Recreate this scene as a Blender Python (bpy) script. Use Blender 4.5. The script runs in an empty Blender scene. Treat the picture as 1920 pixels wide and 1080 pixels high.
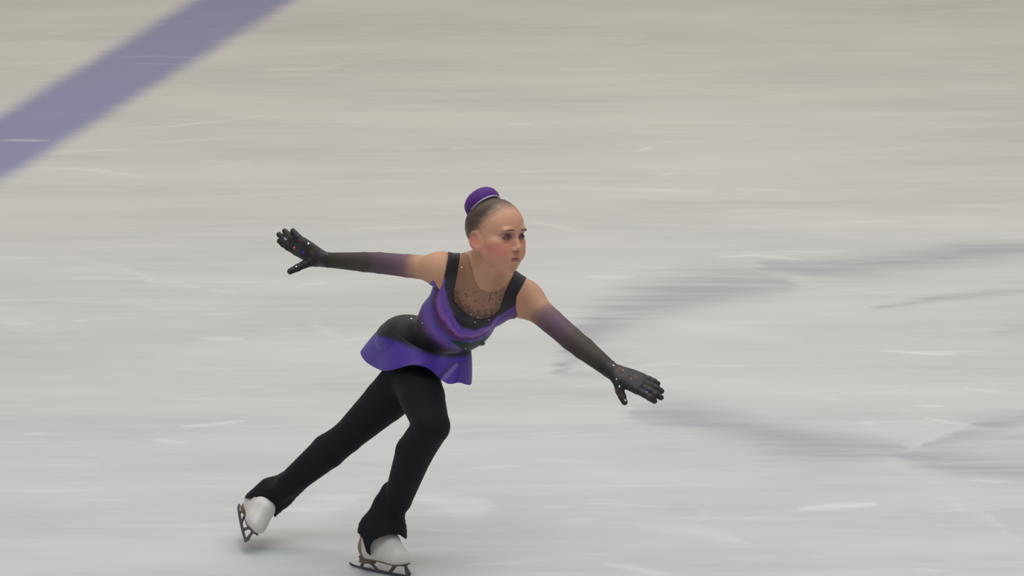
import bpy, bmesh, math, random
import numpy as np
from mathutils import Vector, Matrix
random.seed(4); np.random.seed(4)
SC = bpy.context.scene
COL = SC.collection
R_ = math.radians

# ------------------------------------------------------------------ camera
TH = R_(16.0); DIST = 25.0; S = 640.0            # depression, distance, pixels per metre at the skater
FWD = np.array([0, math.cos(TH), -math.sin(TH)]); UP = np.array([0, math.sin(TH), math.cos(TH)]); RT = np.array([1.0, 0, 0])
def _raydir(px, py): return FWD + RT*((px-960)/S/DIST) + UP*((540-py)/S/DIST)
_d = _raydir(710, 1072); _t = DIST*math.cos(TH)/_d[1]
CAM_H = -_t*_d[2]                                # the front blade touches the ice at y = 0
CAMP = np.array([0, -DIST*math.cos(TH), CAM_H])
cam = bpy.data.cameras.new('camera'); camo = bpy.data.objects.new('camera', cam); COL.objects.link(camo)
cam.lens = 36*DIST/3.0; cam.sensor_width = 36; cam.clip_end = 300; cam.clip_start = 1
camo.location = CAMP
camo.rotation_euler = (math.pi/2-TH, 0, 0)
SC.camera = camo

# ------------------------------------------------------------------ world, lamps, exposure
w = bpy.data.worlds.new('arena_air'); SC.world = w; w.use_nodes = True
bg = w.node_tree.nodes['Background']; bg.inputs[0].default_value = (0.93, 0.97, 1.0, 1); bg.inputs[1].default_value = 0.30
def lamp(name, loc, sx, sy, power, colour, aim=None):
    l = bpy.data.lights.new(name, 'AREA'); l.shape = 'RECTANGLE'; l.size = sx; l.size_y = sy; l.energy = power; l.color = colour
    o = bpy.data.objects.new(name, l); COL.objects.link(o); o.location = loc
    if aim is not None:
        o.rotation_euler = (Vector(aim)-Vector(loc)).to_track_quat('-Z', 'Y').to_euler()
    return o
lamp('ceiling_lamp_near', (-1.5, -3.5, 7.0), 7, 3, 230, (0.88, 0.96, 1.0))
lamp('ceiling_lamp_middle', (1.5, 1.0, 7.0), 7, 3, 225, (0.95, 0.99, 1.0))
lamp('ceiling_lamp_far', (0, 5.5, 6.0), 14, 2.0, 250, (1.0, 0.81, 0.57))
SC.view_settings.view_transform = 'Standard'; SC.view_settings.look = 'None'
SC.view_settings.exposure = 0.0; SC.view_settings.gamma = 1.0
SC.view_settings.use_curve_mapping = False

# ------------------------------------------------------------------ helpers
def W(px, py, Y):
    d = _raydir(px, py); t = (Y-CAMP[1])/d[1]; return CAMP + t*d
def ICE(px, py):
    d = _raydir(px, py); t = -CAMP[2]/d[2]; return CAMP + t*d
def proj(P):
    Q = P-CAMP; z = Q@FWD
    return np.stack([960+(Q@RT)/z*DIST*S, 540-(Q@UP)/z*DIST*S], 1)
def lin(r, g, b):
    f = lambda c: (c/255/12.92) if c/255 <= .04045 else ((c/255+.055)/1.055)**2.4
    return np.array([f(r), f(g), f(b)])
def smoothstep(a, b, x):
    t = np.clip((x-a)/(b-a), 0, 1); return t*t*(3-2*t)
def mix(a, b, t):
    t = np.asarray(t)
    return a*(1-t[:, None]) + b*t[:, None]
def fnoise(P, freq, seed=0, octaves=3):
    """cheap smooth noise: sums of sines in rotated directions, -1..1"""
    rng = np.random.RandomState(seed); out = np.zeros(len(P)); amp = 1; tot = 0
    D = P.shape[1]
    for o in range(octaves):
        for k in range(5):
            v = rng.normal(size=D); v /= np.linalg.norm(v)
            out += amp*np.sin((P@v)*freq*2*math.pi*(0.7+.6*rng.rand()) + rng.rand()*6.28)
        tot += amp*2.2; freq *= 2.1; amp *= .55
    return out/tot

def material(name, rough=.6, color=None, attr=False, metal=0.0, spec=.5, sheen=0.0, noise=0.0, nscale=200, bump=0.0, bscale=900, sss=0.0, coat=0.0):
    m = bpy.data.materials.new(name); m.use_nodes = True; nt = m.node_tree; b = nt.nodes['Principled BSDF']
    b.inputs['Roughness'].default_value = rough; b.inputs['Metallic'].default_value = metal
    b.inputs['Specular IOR Level'].default_value = spec
    if sheen: b.inputs['Sheen Weight'].default_value = sheen; b.inputs['Sheen Roughness'].default_value = .4
    if coat: b.inputs['Coat Weight'].default_value = coat; b.inputs['Coat Roughness'].default_value = .25
    if sss:
        b.inputs['Subsurface Weight'].default_value = sss; b.inputs['Subsurface Radius'].default_value = (1, .35, .2); b.inputs['Subsurface Scale'].default_value = .006
    tc = nt.nodes.new('ShaderNodeTexCoord')
    if attr:
        a = nt.nodes.new('ShaderNodeAttribute'); a.attribute_name = 'Col'; src = a.outputs['Color']
    else:
        a = nt.nodes.new('ShaderNodeRGB'); a.outputs[0].default_value = (*color, 1); src = a.outputs[0]
    if noise:
        n = nt.nodes.new('ShaderNodeTexNoise'); n.inputs['Scale'].default_value = nscale; n.inputs['Detail'].default_value = 3
        nt.links.new(tc.outputs['Object'], n.inputs['Vector'])
        mr = nt.nodes.new('ShaderNodeMapRange'); mr.inputs[3].default_value = 1-noise; mr.inputs[4].default_value = 1+noise
        nt.links.new(n.outputs[0], mr.inputs[0])
        vm = nt.nodes.new('ShaderNodeVectorMath'); vm.operation = 'SCALE'
        nt.links.new(src, vm.inputs[0]); nt.links.new(mr.outputs[0], vm.inputs['Scale']); src = vm.outputs[0]
    nt.links.new(src, b.inputs['Base Color'])
    if bump:
        n2 = nt.nodes.new('ShaderNodeTexNoise'); n2.inputs['Scale'].default_value = bscale; n2.inputs['Detail'].default_value = 2
        nt.links.new(tc.outputs['Object'], n2.inputs['Vector'])
        bp = nt.nodes.new('ShaderNodeBump'); bp.inputs['Strength'].default_value = bump; bp.inputs['Distance'].default_value = .001
        nt.links.new(n2.outputs[0], bp.inputs['Height']); nt.links.new(bp.outputs[0], b.inputs['Normal'])
    return m

def mesh_obj(name, V, F, mat, parent=None, colors=None, smooth=True):
    me = bpy.data.meshes.new(name)
    V = np.asarray(V, dtype=np.float64)
    if isinstance(F, np.ndarray) and F.ndim == 2:
        n, k = F.shape
        me.vertices.add(len(V)); me.vertices.foreach_set('co', V.astype(np.float32).ravel())
        me.loops.add(n*k); me.loops.foreach_set('vertex_index', F.astype(np.int32).ravel())
        me.polygons.add(n); me.polygons.foreach_set('loop_start', np.arange(0, n*k, k, dtype=np.int32))
        me.update(calc_edges=True); me.validate()
    else:
        me.from_pydata([tuple(v) for v in V], [], [tuple(int(i) for i in f) for f in F]); me.update()
    me.polygons.foreach_set('use_smooth', [smooth]*len(me.polygons))
    if colors is not None:
        at = me.color_attributes.new('Col', 'FLOAT_COLOR', 'POINT')
        c = np.ones((len(V), 4), np.float32); c[:, :3] = colors; at.data.foreach_set('color', c.ravel())
    me.materials.append(mat)
    o = bpy.data.objects.new(name, me); COL.objects.link(o)
    if parent is not None: o.parent = parent
    return o

# ------------------------------------------------------------------ implicit surfaces
class Prim:
    pass
def cone(a, b, r1, r2, k=.02, op='u'):
    p = Prim(); p.kind = 'cone'; p.a = np.array(a, float); p.b = np.array(b, float); p.r1 = r1; p.r2 = r2; p.k = k; p.op = op; return p
def ell(c, r, M=None, k=.02, op='u'):
    p = Prim(); p.kind = 'ell'; p.c = np.array(c, float); p.r = np.array(r, float) if np.ndim(r) else np.array([r]*3, float)
    p.M = np.eye(3) if M is None else np.array(M, float); p.k = k; p.op = op; return p     # rows of M = local axes
def sd_prim(p, P):
    if p.kind == 'cone':
        ba = p.b-p.a; l2 = ba@ba; rr = p.r1-p.r2
        a2 = max(l2-rr*rr, 1e-12); il2 = 1/l2
        pa = P-p.a; y = pa@ba; z = y-l2
        q = pa*l2-np.outer(y, ba); x2 = np.einsum('ij,ij->i', q, q); y2 = y*y*l2; z2 = z*z*l2
        kk = np.sign(rr)*rr*rr*x2
        out = (np.sqrt(x2*a2*il2)+y*rr)*il2-p.r1
        c1 = np.sign(z)*a2*z2 > kk; c2 = np.sign(y)*a2*y2 < kk
        out = np.where(c2, np.sqrt(x2+y2)*il2-p.r1, out)
        out = np.where(c1, np.sqrt(x2+z2)*il2-p.r2, out)
        return out
    L = (P-p.c)@p.M.T
    k0 = np.linalg.norm(L/p.r, axis=1); k1 = np.linalg.norm(L/(p.r*p.r), axis=1)
    return np.where(k0 < 1e-6, -p.r.min(), k0*(k0-1)/np.maximum(k1, 1e-9))
def sd(prims, P):
    d = np.full(len(P), 10.0)
    for p in prims:
        e = sd_prim(p, P); k = p.k
        if p.op == 'u':
            h = np.maximum(k-np.abs(d-e), 0)/k; d = np.minimum(d, e)-h*h*k*.25
        else:
            e = -e; h = np.maximum(k-np.abs(d-e), 0)/k; d = np.maximum(d, e)+h*h*k*.25
    return d
def bounds_of(prims):
    lo = np.full(3, 1e9); hi = np.full(3, -1e9)
    for p in prims:
        if p.op != 'u': continue
        if p.kind == 'cone':
            r = max(p.r1, p.r2); lo = np.minimum(lo, np.minimum(p.a, p.b)-r); hi = np.maximum(hi, np.maximum(p.a, p.b)+r)
        else:
            r = p.r.max(); lo = np.minimum(lo, p.c-r); hi = np.maximum(hi, p.c+r)
    return lo-.02, hi+.02
def extract(prims, h, region=None, off=0.0, bounds=None, n=16, newton=2, post=None):
    """surface nets over sparse blocks; f = max(sd-off, region)"""
    lo, hi = bounds_of(prims) if bounds is None else (np.array(bounds[0], float), np.array(bounds[1], float))
    nb = np.ceil((hi-lo)/(h*n)).astype(int)
    Rb = h*n*math.sqrt(3)/2
    bi = np.stack(np.meshgrid(*[np.arange(k) for k in nb], indexing='ij'), -1).reshape(-1, 3)
    cen = lo+(bi+.5)*h*n
    D = np.stack([sd_prim(p, cen) for p in prims], 1)
    lip = np.array([1.05 if p.kind == 'cone' else 1.0+.45*(p.r.max()/p.r.min()-1)+.15 for p in prims]); lip = np.minimum(lip, 2.4)
    uni = np.array([p.op == 'u' for p in prims])
    act = ((D-Rb*lip)[:, uni].min(1) < .035) & (D[:, uni].min(1) > -Rb*1.6-.05 if region is None else True)
    if region is not None: act &= region(cen) < Rb*1.3
    N = nb*n+2; sI = N[1]*N[2]; sJ = N[2]
    g = np.arange(n+1)
    gi = np.stack(np.meshgrid(g, g, g, indexing='ij'), -1).reshape(-1, 3)
    VID = []; VP = []; Q = []
    kmax = np.array([p.k for p in prims])
    for b, c, dd in zip(bi[act], cen[act], D[act]):
        near = dd < Rb*lip+kmax.max()*1.1+(.006 if callable(off) else abs(off))+.004
        if not near.any(): continue
        sub = [p for p, f in zip(prims, near) if f]
        def f(P, sub=sub):
            d = sd(sub, P)
            if region is not None:
                rg_ = region(P); d = np.maximum(d-(off(P, rg_) if callable(off) else off), rg_)
            else: d = d-off
            if post is not None: d = post(P, d)
            return d
        base = b*n
        P = lo+(gi+base)*h
        v = f(P)
        if v.min() > 0 or v.max() < 0: continue
        v = v.reshape(n+1, n+1, n+1); s = v < 0
        cs = sum(s[i:i+n, j:j+n, k:k+n].astype(int) for i in (0, 1) for j in (0, 1) for k in (0, 1))
        cells = np.argwhere((cs > 0) & (cs < 8))
        if len(cells) == 0: continue
        acc = np.zeros((len(cells), 3)); cnt = np.zeros(len(cells))
        for ax in range(3):
            for u in (0, 1):
                for w_ in (0, 1):
                    o0 = np.zeros(3, int); oth = [x for x in range(3) if x != ax]; o0[oth[0]] = u; o0[oth[1]] = w_
                    o1 = o0.copy(); o1[ax] = 1
                    A = cells+o0; B = cells+o1
                    va = v[A[:, 0], A[:, 1], A[:, 2]]; vb = v[B[:, 0], B[:, 1], B[:, 2]]
                    m = (va < 0) != (vb < 0)
                    t = np.where(m, va/np.where(m, va-vb, 1), 0)
                    pt = A+0.0; pt[:, ax] += t
                    acc[m] += pt[m]; cnt[m] += 1
        vp = lo+(acc/cnt[:, None]+base)*h
        for _ in range(newton):
            e = 3e-4; f0 = f(vp)
            G = np.stack([(f(vp+np.eye(3)[a]*e)-f0)/e for a in range(3)], 1)
            st = (f0/np.maximum((G*G).sum(1), .25))[:, None]*G
            ln = np.linalg.norm(st, axis=1, keepdims=True); st *= np.minimum(1, .5*h/np.maximum(ln, 1e-9))
            vp = vp-st
        ci = cells+base
        VID.append(ci[:, 0].astype(np.int64)*sI+ci[:, 1]*sJ+ci[:, 2]); VP.append(vp)
        for ax in range(3):
            o1 = [0, 0, 0]; o1[ax] = 1
            sa = s[:n, :n, :n]; sb = s[o1[0]:o1[0]+n, o1[1]:o1[1]+n, o1[2]:o1[2]+n]
            E = np.argwhere(sa != sb)
            if len(E) == 0: continue
            inside = sa[E[:, 0], E[:, 1], E[:, 2]]
            Gc = E+base
            a1, a2 = [(1, 2), (2, 0), (0, 1)][ax]
            quad = []
            for du, dv in ((0, 0), (-1, 0), (-1, -1), (0, -1)):
                C = Gc.copy(); C[:, a1] += du; C[:, a2] += dv
                quad.append(C[:, 0].astype(np.int64)*sI+C[:, 1]*sJ+C[:, 2])
            q = np.stack(quad, 1)
            q[~inside] = q[~inside][:, ::-1]
            Q.append(q)
    if not VID: return np.zeros((0, 3)), np.zeros((0, 4), int)
    ids = np.concatenate(VID); P = np.concatenate(VP); Q = np.concatenate(Q)
    o = np.argsort(ids); ids = ids[o]; P = P[o]
    ix = np.clip(np.searchsorted(ids, Q), 0, len(ids)-1)
    ok = (ids[ix] == Q).all(1)
    return P, ix[ok]
def poly_sd(poly, X):
    poly = np.array(poly, float); d = np.full(len(X), 1e18); s = np.ones(len(X))
    n = len(poly); j = n-1
    for i in range(n):
        e = poly[j]-poly[i]; w_ = X-poly[i]
        b = w_-np.outer(np.clip(w_@e/(e@e), 0, 1), e)
        d = np.minimum(d, (b*b).sum(1))
        c1 = X[:, 1] >= poly[i][1]; c2 = X[:, 1] < poly[j][1]; c3 = e[0]*w_[:, 1] > e[1]*w_[:, 0]
        fl = (c1 & c2 & c3) | (~c1 & ~c2 & ~c3)
        s = np.where(fl, -s, s); j = i
    return s*np.sqrt(d)
def pixreg(poly):
    return lambda P: poly_sd(poly, proj(P))/S

# ------------------------------------------------------------------ ice
def polyline_d(pts, XY):
    """distance to a polyline and the fraction along it"""
    d = np.full(len(XY), 1e9); tt = np.zeros(len(XY)); pts = [np.array(p) for p in pts]
    L = [0]
    for a, b in zip(pts, pts[1:]): L.append(L[-1]+np.linalg.norm(b-a))
    for i, (a, b) in enumerate(zip(pts, pts[1:])):
        e = b-a; t = np.clip((XY-a)@e/(e@e), 0, 1); q = np.linalg.norm(XY-a-t[:, None]*e, axis=1)
        m = q < d; d[m] = q[m]; tt[m] = (L[i]+t[m]*np.linalg.norm(e))/L[-1]
    return d, tt
def build_ice():
    xs = np.concatenate([np.linspace(-30, -3, 28)[:-1], np.arange(-3, 3.001, .02), np.linspace(3, 30, 28)[1:]])
    ys = np.concatenate([np.linspace(-30, -1.5, 28)[:-1], np.arange(-1.5, 8.5, .012), np.linspace(8.5, 9.6, 6)[1:]])
    X, Y = np.meshgrid(xs, ys, indexing='ij'); nx, ny = X.shape
    V = np.stack([X.ravel(), Y.ravel(), np.zeros(nx*ny)], 1)
    i = np.arange(nx-1)[:, None]*ny+np.arange(ny-1)[None, :]; i = i.ravel()
    F = np.stack([i, i+ny, i+ny+1, i+1], 1)
    # scale the ground so that pixel-sized strokes keep their shape: 1 px = 1.56 mm across, 5.7 mm in depth
    K = np.array([1, math.sin(TH)]); XY = V[:, :2]*K
    def G(px, py): p = ICE(px, py); return p[:2]*K
    dark = np.zeros(len(V)); light = np.zeros(len(V)); blue = np.zeros(len(V))
    P3 = np.stack([V[:, 0]*1.0, V[:, 1]], 1)
    n1 = fnoise(P3*np.array([1.1, 4.0]), .8, 1); n2 = fnoise(P3*np.array([1.5, 14.0]), .8, 2)
    # blue line under the ice
    a, b = G(-20, 270), G(470, -20); c0, c1 = G(0, 270), G(462, 0)
    e = (np.array(ICE(458, 0)[:2])-np.array(ICE(0, 277)[:2])); e /= np.linalg.norm(e); nrm = np.array([-e[1], e[0]])
    q = (V[:, :2]-ICE(0, 277)[:2])@nrm
    blue = 1-smoothstep(.120, .235, np.abs(q+.008*n2))
    # worn tracings
    def mark(pts, wpx, amt, arr, soft=1.0, taper=True):
        d, t = polyline_d([G(*p) for p in pts], XY+np.stack([.03*n2, .005*n1], 1)*min(1, wpx/12))
        wd = wpx/S
        if taper: wd = wd*(.25+.75*np.sin(np.pi*np.clip(t, .02, .98))**.6)
        m = amt*np.exp(-(d/wd)**2*1.3)*(1+.45*n2)
        np.maximum(arr, m, out=arr)
    mark([(1060, 690), (1080, 645), (1130, 605), (1200, 575), (1290, 545), (1380, 532), (1470, 530)], 50, .85, dark)
    mark([(1430, 497), (1530, 502), (1640, 495), (1730, 484), (1820, 474), (1930, 468), (2050, 460)], 28, .9, dark)
    mark([(1640, 578), (1700, 570), (1760, 560), (1850, 552), (1960, 545)], 8, .6, dark)
    mark([(1190, 775), (1290, 780), (1380, 800), (1450, 822), (1560, 838), (1690, 842)], 38, .85, dark)
    mark([(1400, 815), (1500, 835), (1600, 845), (1700, 842)], 12, .35, dark)
    mark([(1690, 850), (1760, 858), (1850, 872), (1960, 882), (2080, 880)], 36, .8, dark)
    mark([(1740, 832), (1800, 815), (1860, 800), (1960, 775)], 22, .7, dark)
    mark([(1780, 828), (1870, 820), (1980, 812)], 9, .5, dark)
    mark([(1040, 668), (1120, 668), (1200, 680)], 26, .3, dark)
    mark([(1040, 700), (1120, 703), (1200, 700)], 9, .35, dark)
    mark([(1870, 620), (1960, 610)], 12, .35, dark)
    mark([(220, 505), (330, 502), (430, 508)], 9, .12, dark)
    # bright scratches
    sc = [((240, 240), (330, 236), (420, 226), (500, 217), 2.5, .5), ((0, 262), (90, 264), 3, .6), ((70, 314), (180, 318), (280, 334), 4, .35),
          ((500, 132), (600, 128), (690, 110), 2.5, .35), ((380, 318), (470, 302), 3, .3), ((1190, 284), (1228, 276), 2.5, .5), ((1230, 330), (1262, 324), 2.5, .5),
          ((1180, 68), (1212, 66), 2, .4), ((1200, 88), (1222, 87), 2, .4), ((920, 352), (1060, 352), (1200, 356), (1340, 360), 5, .35),
          ((1000, 415), (1060, 428), (1080, 432), 4, .4), ((1350, 482), (1420, 478), (1500, 486), 4, .55), ((1100, 519), (1190, 520), 4, .4),
          ((0, 604), (60, 606), 4, .6), ((140, 602), (165, 601), 2, .5), ((380, 634), (450, 636), 4, .6), ((300, 748), (410, 748), 2, .5), ((350, 800), (410, 795), (460, 790), 3.5, .6),
          ((290, 825), (350, 830), 5, .5), ((50, 812), (90, 812), 3, .4), ((560, 534), (610, 531), 4, .4), ((400, 545), (440, 550), 4, .3), ((1650, 657), (1760, 664), (1800, 664), 3, .6),
          ((1690, 660), (1870, 658), 2, .35), ((1800, 728), (1850, 734), (1920, 738), 2.5, .6), ((1540, 748), (1570, 750), 3, .6), ((1610, 792), (1640, 795), 5, .5), ((1720, 761), (1760, 762), 2.5, .6),
          ((1740, 785), (1780, 792), (1840, 802), 3, .5), ((1500, 954), (1560, 950), (1650, 945), 7, .6), ((1820, 900), (1890, 904), 4, .5), ((960, 910), (1180, 911), (1400, 908), 2, .3),
          ((1100, 944), (1250, 950), 3, .35), ((1200, 985), (1300, 992), (1400, 1020), 12, .3), ((1130, 1055), (1250, 1075), 5, .4), ((1330, 940), (1300, 985), (1390, 1012), 8, .25),
          ((1750, 930), (1850, 970), (1900, 1010), 9, .25), ((1690, 850), (1760, 815), (1830, 790), 6, .35), ((1720, 1068), (1760, 1070), 3, .4), ((550, 960), (620, 945), (690, 925), 30, .35),
          ((780, 930), (860, 955), (920, 950), 26, .4), ((0, 870), (120, 872), (190, 870), 3, .35), ((60, 560), (200, 568), (300, 562), 3, .2), ((1000, 860), (1120, 868), 4, .2), ((280, 525), (380, 540), 8, .25),
          ((590, 605), (680, 660), 8, .2), ((600, 1040), (500, 1050), 12, .3), ((120, 985), (300, 975), (400, 990), 14, .15), ((900, 470), (960, 478), 3, .3), ((110, 480), (240, 505), (330, 540), 6, .25),
          ((1240, 600), (1320, 620), (1500, 640), 20, .15), ((1560, 480), (1620, 500), 3, .1), ((950, 232), (1000, 234), 3, .35)]
    for s_ in sc:
        mark(s_[:-2], s_[-2]*.9, s_[-1], light)
    rng = random.Random(9)
    for k in range(230):
        px = rng.uniform(-60, 1980); py = rng.uniform(15, 1079); L = rng.uniform(40, 240); sl = rng.uniform(-.07, .05)
        mark([(px, py), (px+L/2, py+sl*L*.5+rng.uniform(-3, 3)), (px+L, py+sl*L)], rng.uniform(1.2, 3.2), rng.uniform(.05, .28), light)
    for k in range(60):
        px = rng.uniform(-60, 1980); py = rng.uniform(15, 1079); L = rng.uniform(100, 400)
        mark([(px, py), (px+L, py+rng.uniform(-.05, .03)*L)], rng.uniform(3, 12), rng.uniform(.04, .13), dark)
    C = np.stack([dark, light, blue], 1)
    m = bpy.data.materials.new('ice'); m.use_nodes = True; nt = m.node_tree; b = nt.nodes['Principled BSDF']
    at = nt.nodes.new('ShaderNodeAttribute'); at.attribute_name = 'Col'; sp = nt.nodes.new('ShaderNodeSeparateColor'); nt.links.new(at.outputs['Color'], sp.inputs[0])
    tc = nt.nodes.new('ShaderNodeTexCoord')
    def noise(sx, sy, detail, rot=0):
        mp = nt.nodes.new('ShaderNodeMapping'); mp.inputs['Scale'].default_value = (sx, sy, 1); mp.inputs['Rotation'].default_value = (0, 0, rot)
        nt.links.new(tc.outputs['Object'], mp.inputs[0]); n = nt.nodes.new('ShaderNodeTexNoise'); n.inputs['Scale'].default_value = 1; n.inputs['Detail'].default_value = detail
        nt.links.new(mp.outputs[0], n.inputs['Vector']); return n.outputs[0]
    def mixc(fac, A, B):
        x = nt.nodes.new('ShaderNodeMix'); x.data_type = 'RGBA'
        nt.links.new(fac, x.inputs[0])
        for s_, v in ((x.inputs[6], A), (x.inputs[7], B)):
            if isinstance(v, tuple): s_.default_value = (*v, 1)
            else: nt.links.new(v, s_)
        return x.outputs[2]
    def rng_(v, a, b_, c, d):
        r = nt.nodes.new('ShaderNodeMapRange'); nt.links.new(v, r.inputs[0])
        for k, z in zip((1, 2, 3, 4), (a, b_, c, d)): r.inputs[k].default_value = z
        return r.outputs[0]
    c = mixc(rng_(noise(.8, 3.0, 4), .35, .65, 0, 1), (.55, .555, .555), (.63, .635, .63))
    c = mixc(rng_(noise(1.6, 22, 3), .45, .75, 0, .55), c, (.655, .66, .655))
    c = mixc(rng_(noise(2.2, 40, 2), .45, .8, 0, .16), c, (.54, .54, .55))
    c = mixc(rng_(sp.outputs[2], 0, 1, 0, .93), c, tuple(lin(136, 138, 180)))
    c = mixc(rng_(sp.outputs[0], 0, 1, 0, .80), c, (.385, .385, .42))
    c = mixc(rng_(sp.outputs[1], 0, 1, 0, .8), c, (.84, .85, .84))
    nt.links.new(c, b.inputs['Base Color'])
    b.inputs['Roughness'].default_value = .34; b.inputs['IOR'].default_value = 1.31
    b.inputs['Specular IOR Level'].default_value = .5
    bp = nt.nodes.new('ShaderNodeBump'); bp.inputs['Strength'].default_value = .15; bp.inputs['Distance'].default_value = .003
    nt.links.new(noise(6, 50, 3), bp.inputs['Height']); nt.links.new(bp.outputs[0], b.inputs['Normal'])
    o = mesh_obj('floor', V, F, m, None, C)
    o['kind'] = 'structure'; o['label'] = 'pale scratched ice of the rink with a blue line frozen in at upper left'
    # boards at the far end of the rink, beyond the frame
    wm = material('board_plastic', .4, color=(.42, .36, .26), noise=.03, nscale=3)
    bm = bmesh.new()
    for (z0, z1, y0, y1) in ((0, .2, 9.3, 9.36), (.2, 1.1, 9.32, 9.38), (1.1, 1.16, 9.29, 9.4)):
        r = bmesh.ops.create_cube(bm, size=1, matrix=Matrix.Translation((0, (y0+y1)/2, (z0+z1)/2)) @ Matrix.Diagonal((60, y1-y0, z1-z0, 1)))
    me = bpy.data.meshes.new('wall_far'); bm.to_mesh(me); bm.free(); me.materials.append(wm)
    wo = bpy.data.objects.new('wall_far', me); COL.objects.link(wo); wo['kind'] = 'structure'
build_ice()

# ------------------------------------------------------------------ the skater: skeleton (pixel of the joint, depth)
def px(r): return r/S
neck0 = W(905, 506, -.07)
shR = W(827, 505, -.11); elR = W(712, 493, .03); wrR = W(606, 487, .15)
shL = W(986, 561, .00); elL = W(1071, 635, -.13); wrL = W(1149, 697, -.24)
chest = W(898, 556, -.02); waist = W(842, 610, .05); pelv = W(775, 647, .13)
hipR = W(776, 702, .10); hipL = W(774, 690, .09)
knL = W(809, 799, -.14); anL = W(724, 985, .02)
knR = W(650, 820, .17); anR = W(506, 937, .26)
def axes(d, up):
    d = np.array(d, float); d /= np.linalg.norm(d); up = np.array(up, float); s = np.cross(d, up); s /= np.linalg.norm(s); n = np.cross(s, d)
    return d, s, n
# torso frame: along the spine, across the shoulders, out of the chest
sp_d = chest-pelv; sp_d /= np.linalg.norm(sp_d)
ac = shR-shL; ac -= sp_d*(ac@sp_d); ac /= np.linalg.norm(ac)
ch = np.cross(ac, sp_d); ch /= np.linalg.norm(ch)
if ch[1] > 0: ch = -ch
TM = np.stack([ac, ch, sp_d])      # rows: to her right, out of chest, up the spine
def T(p, a=0, b=0, c=0): return p+ac*a+ch*b+sp_d*c
torso = [
    ell(T(chest, .004, -.004, .0), (.112, .078, .105), TM, .03),
    ell(T(chest, 0, -.01, .055), (.105, .058, .055), TM, .05),
    cone(T(shR, -.03, 0, -.01), T(shR, .0, 0, 0), .042, .039, .035),
    cone(T(shL, .03, 0, -.01), T(shL, .0, 0, 0), .046, .044, .05),
    cone(T(neck0, .0, -.02, -.01), T(shR, -.01, -.005, .0), .040, .034, .04),
    cone(T(neck0, .0, -.02, -.01), T(shL, .01, -.005, .0), .038, .027, .04),
    cone(W(827, 543, -.04), W(816, 577, .02), px(14), px(15), .03),
    ell(waist, (.094, .068, .10), TM, .05), ell(W(880, 612, .03), (.058, .05, .07), TM, .05),
    ell(T(pelv, -.004, -.002, .005), (.100, .080, .080), TM, .05),
    ell(T(pelv, .034, -.030, -.035), (.052, .052, .060), TM, .04),
    ell(T(pelv, -.045, -.034, -.035), (.055, .055, .062), TM, .04),
    ell(T(chest, .042, .05, .0), (.034, .024, .034), TM, .03),
    ell(T(chest, -.042, .05, .0), (.034, .024, .034), TM, .03),
]
arms = [
    cone(shR, elR+(shR-elR)*.45, px(23), px(20.5), .035), cone(elR+(shR-elR)*.45, elR, px(20.5), px(19), .004),
    cone(elR, elR+(wrR-elR)*.28, px(19), px(17.5), .004), cone(elR+(wrR-elR)*.28, wrR, px(17.5), px(12.5), .004),
    cone(shL, elL+(shL-elL)*.45, px(26), px(22), .035), cone(elL+(shL-elL)*.45, elL, px(22), px(21), .004),
    cone(elL, elL+(wrL-elL)*.3, px(21), px(20), .004), cone(elL+(wrL-elL)*.3, wrL, px(20), px(14), .004),
]
def mid(a, b, t): return a+(b-a)*t
cfF = mid(knL, anL, .27)+np.array([-.014, .01, 0]); cfR = mid(knR, anR, .24)+np.array([.0, 0, .004])
legs = [
    cone(hipL, mid(hipL, knL, .5), px(44), px(41), .03), cone(mid(hipL, knL, .5), knL, px(41), px(32.5), .006),
    cone(knL, cfF, px(33), px(34), .008), cone(cfF, mid(knL, anL, .74), px(34), px(25), .006), cone(mid(knL, anL, .74), anL, px(25), px(16), .004),
    cone(hipR, mid(hipR, knR, .42), px(50), px(40), .03), cone(mid(hipR, knR, .42), knR, px(40), px(28.5), .006),
    cone(knR, cfR, px(28.5), px(31.5), .008), cone(cfR, mid(knR, anR, .75), px(31.5), px(23), .006), cone(mid(knR, anR, .75), anR, px(22), px(16), .004),
]
# hands
def hand(wrist, tip, side_px, side_depth, L, thumb_tip, thumb_mid, curl, spread=1.0):
    d = tip-wrist; d /= np.linalg.norm(d)
    s = RT*side_px[0]-UP*side_px[1]+FWD*side_depth; s -= d*(s@d); s /= np.linalg.norm(s)
    n = np.cross(d, s)
    if n@FWD > 0: n = -n                    # n = towards the camera side
    pr = []
    kn = [(.54, .175), (.56, .06), (.54, -.055), (.49, -.16)]; ln = [.42, .47, .43, .33]; an = [.16, .05, -.06, -.2]
    for (al, la), l, a, cu in zip(kn, ln, an, curl):
        K = wrist+d*al*L+s*la*L
        pr.append(cone(wrist+d*.05*L+s*la*.55*L, K, .088*L, .070*L, .012))
    pr.append(ell(wrist+d*.30*L+s*.0*L, (.30*L, .20*L, .085*L), np.stack([d, s, n]), .01))
    for (al, la), l, a, cu in zip(kn, ln, an, curl):
        p = wrist+d*al*L+s*la*L; ang = 0
        for j, (fr, r0, r1) in enumerate(((.45, .062, .055), (.30, .055, .050), (.25, .050, .040))):
            ang += cu[j]
            dd = d*math.cos(ang)+n*(-math.sin(ang)); dd = dd+s*a*spread; dd /= np.linalg.norm(dd)
            q = p+dd*l*fr*L; pr.append(cone(p, q, r0*L, r1*L, .0035)); p = q
    b0 = wrist+d*.10*L+s*.12*L
    pr += [cone(b0, thumb_mid, .085*L, .068*L, .012), cone(thumb_mid, mid(thumb_mid, thumb_tip, .5), .066*L, .060*L, .004), cone(mid(thumb_mid, thumb_tip, .5), thumb_tip, .058*L, .046*L, .004)]
    return pr
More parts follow.
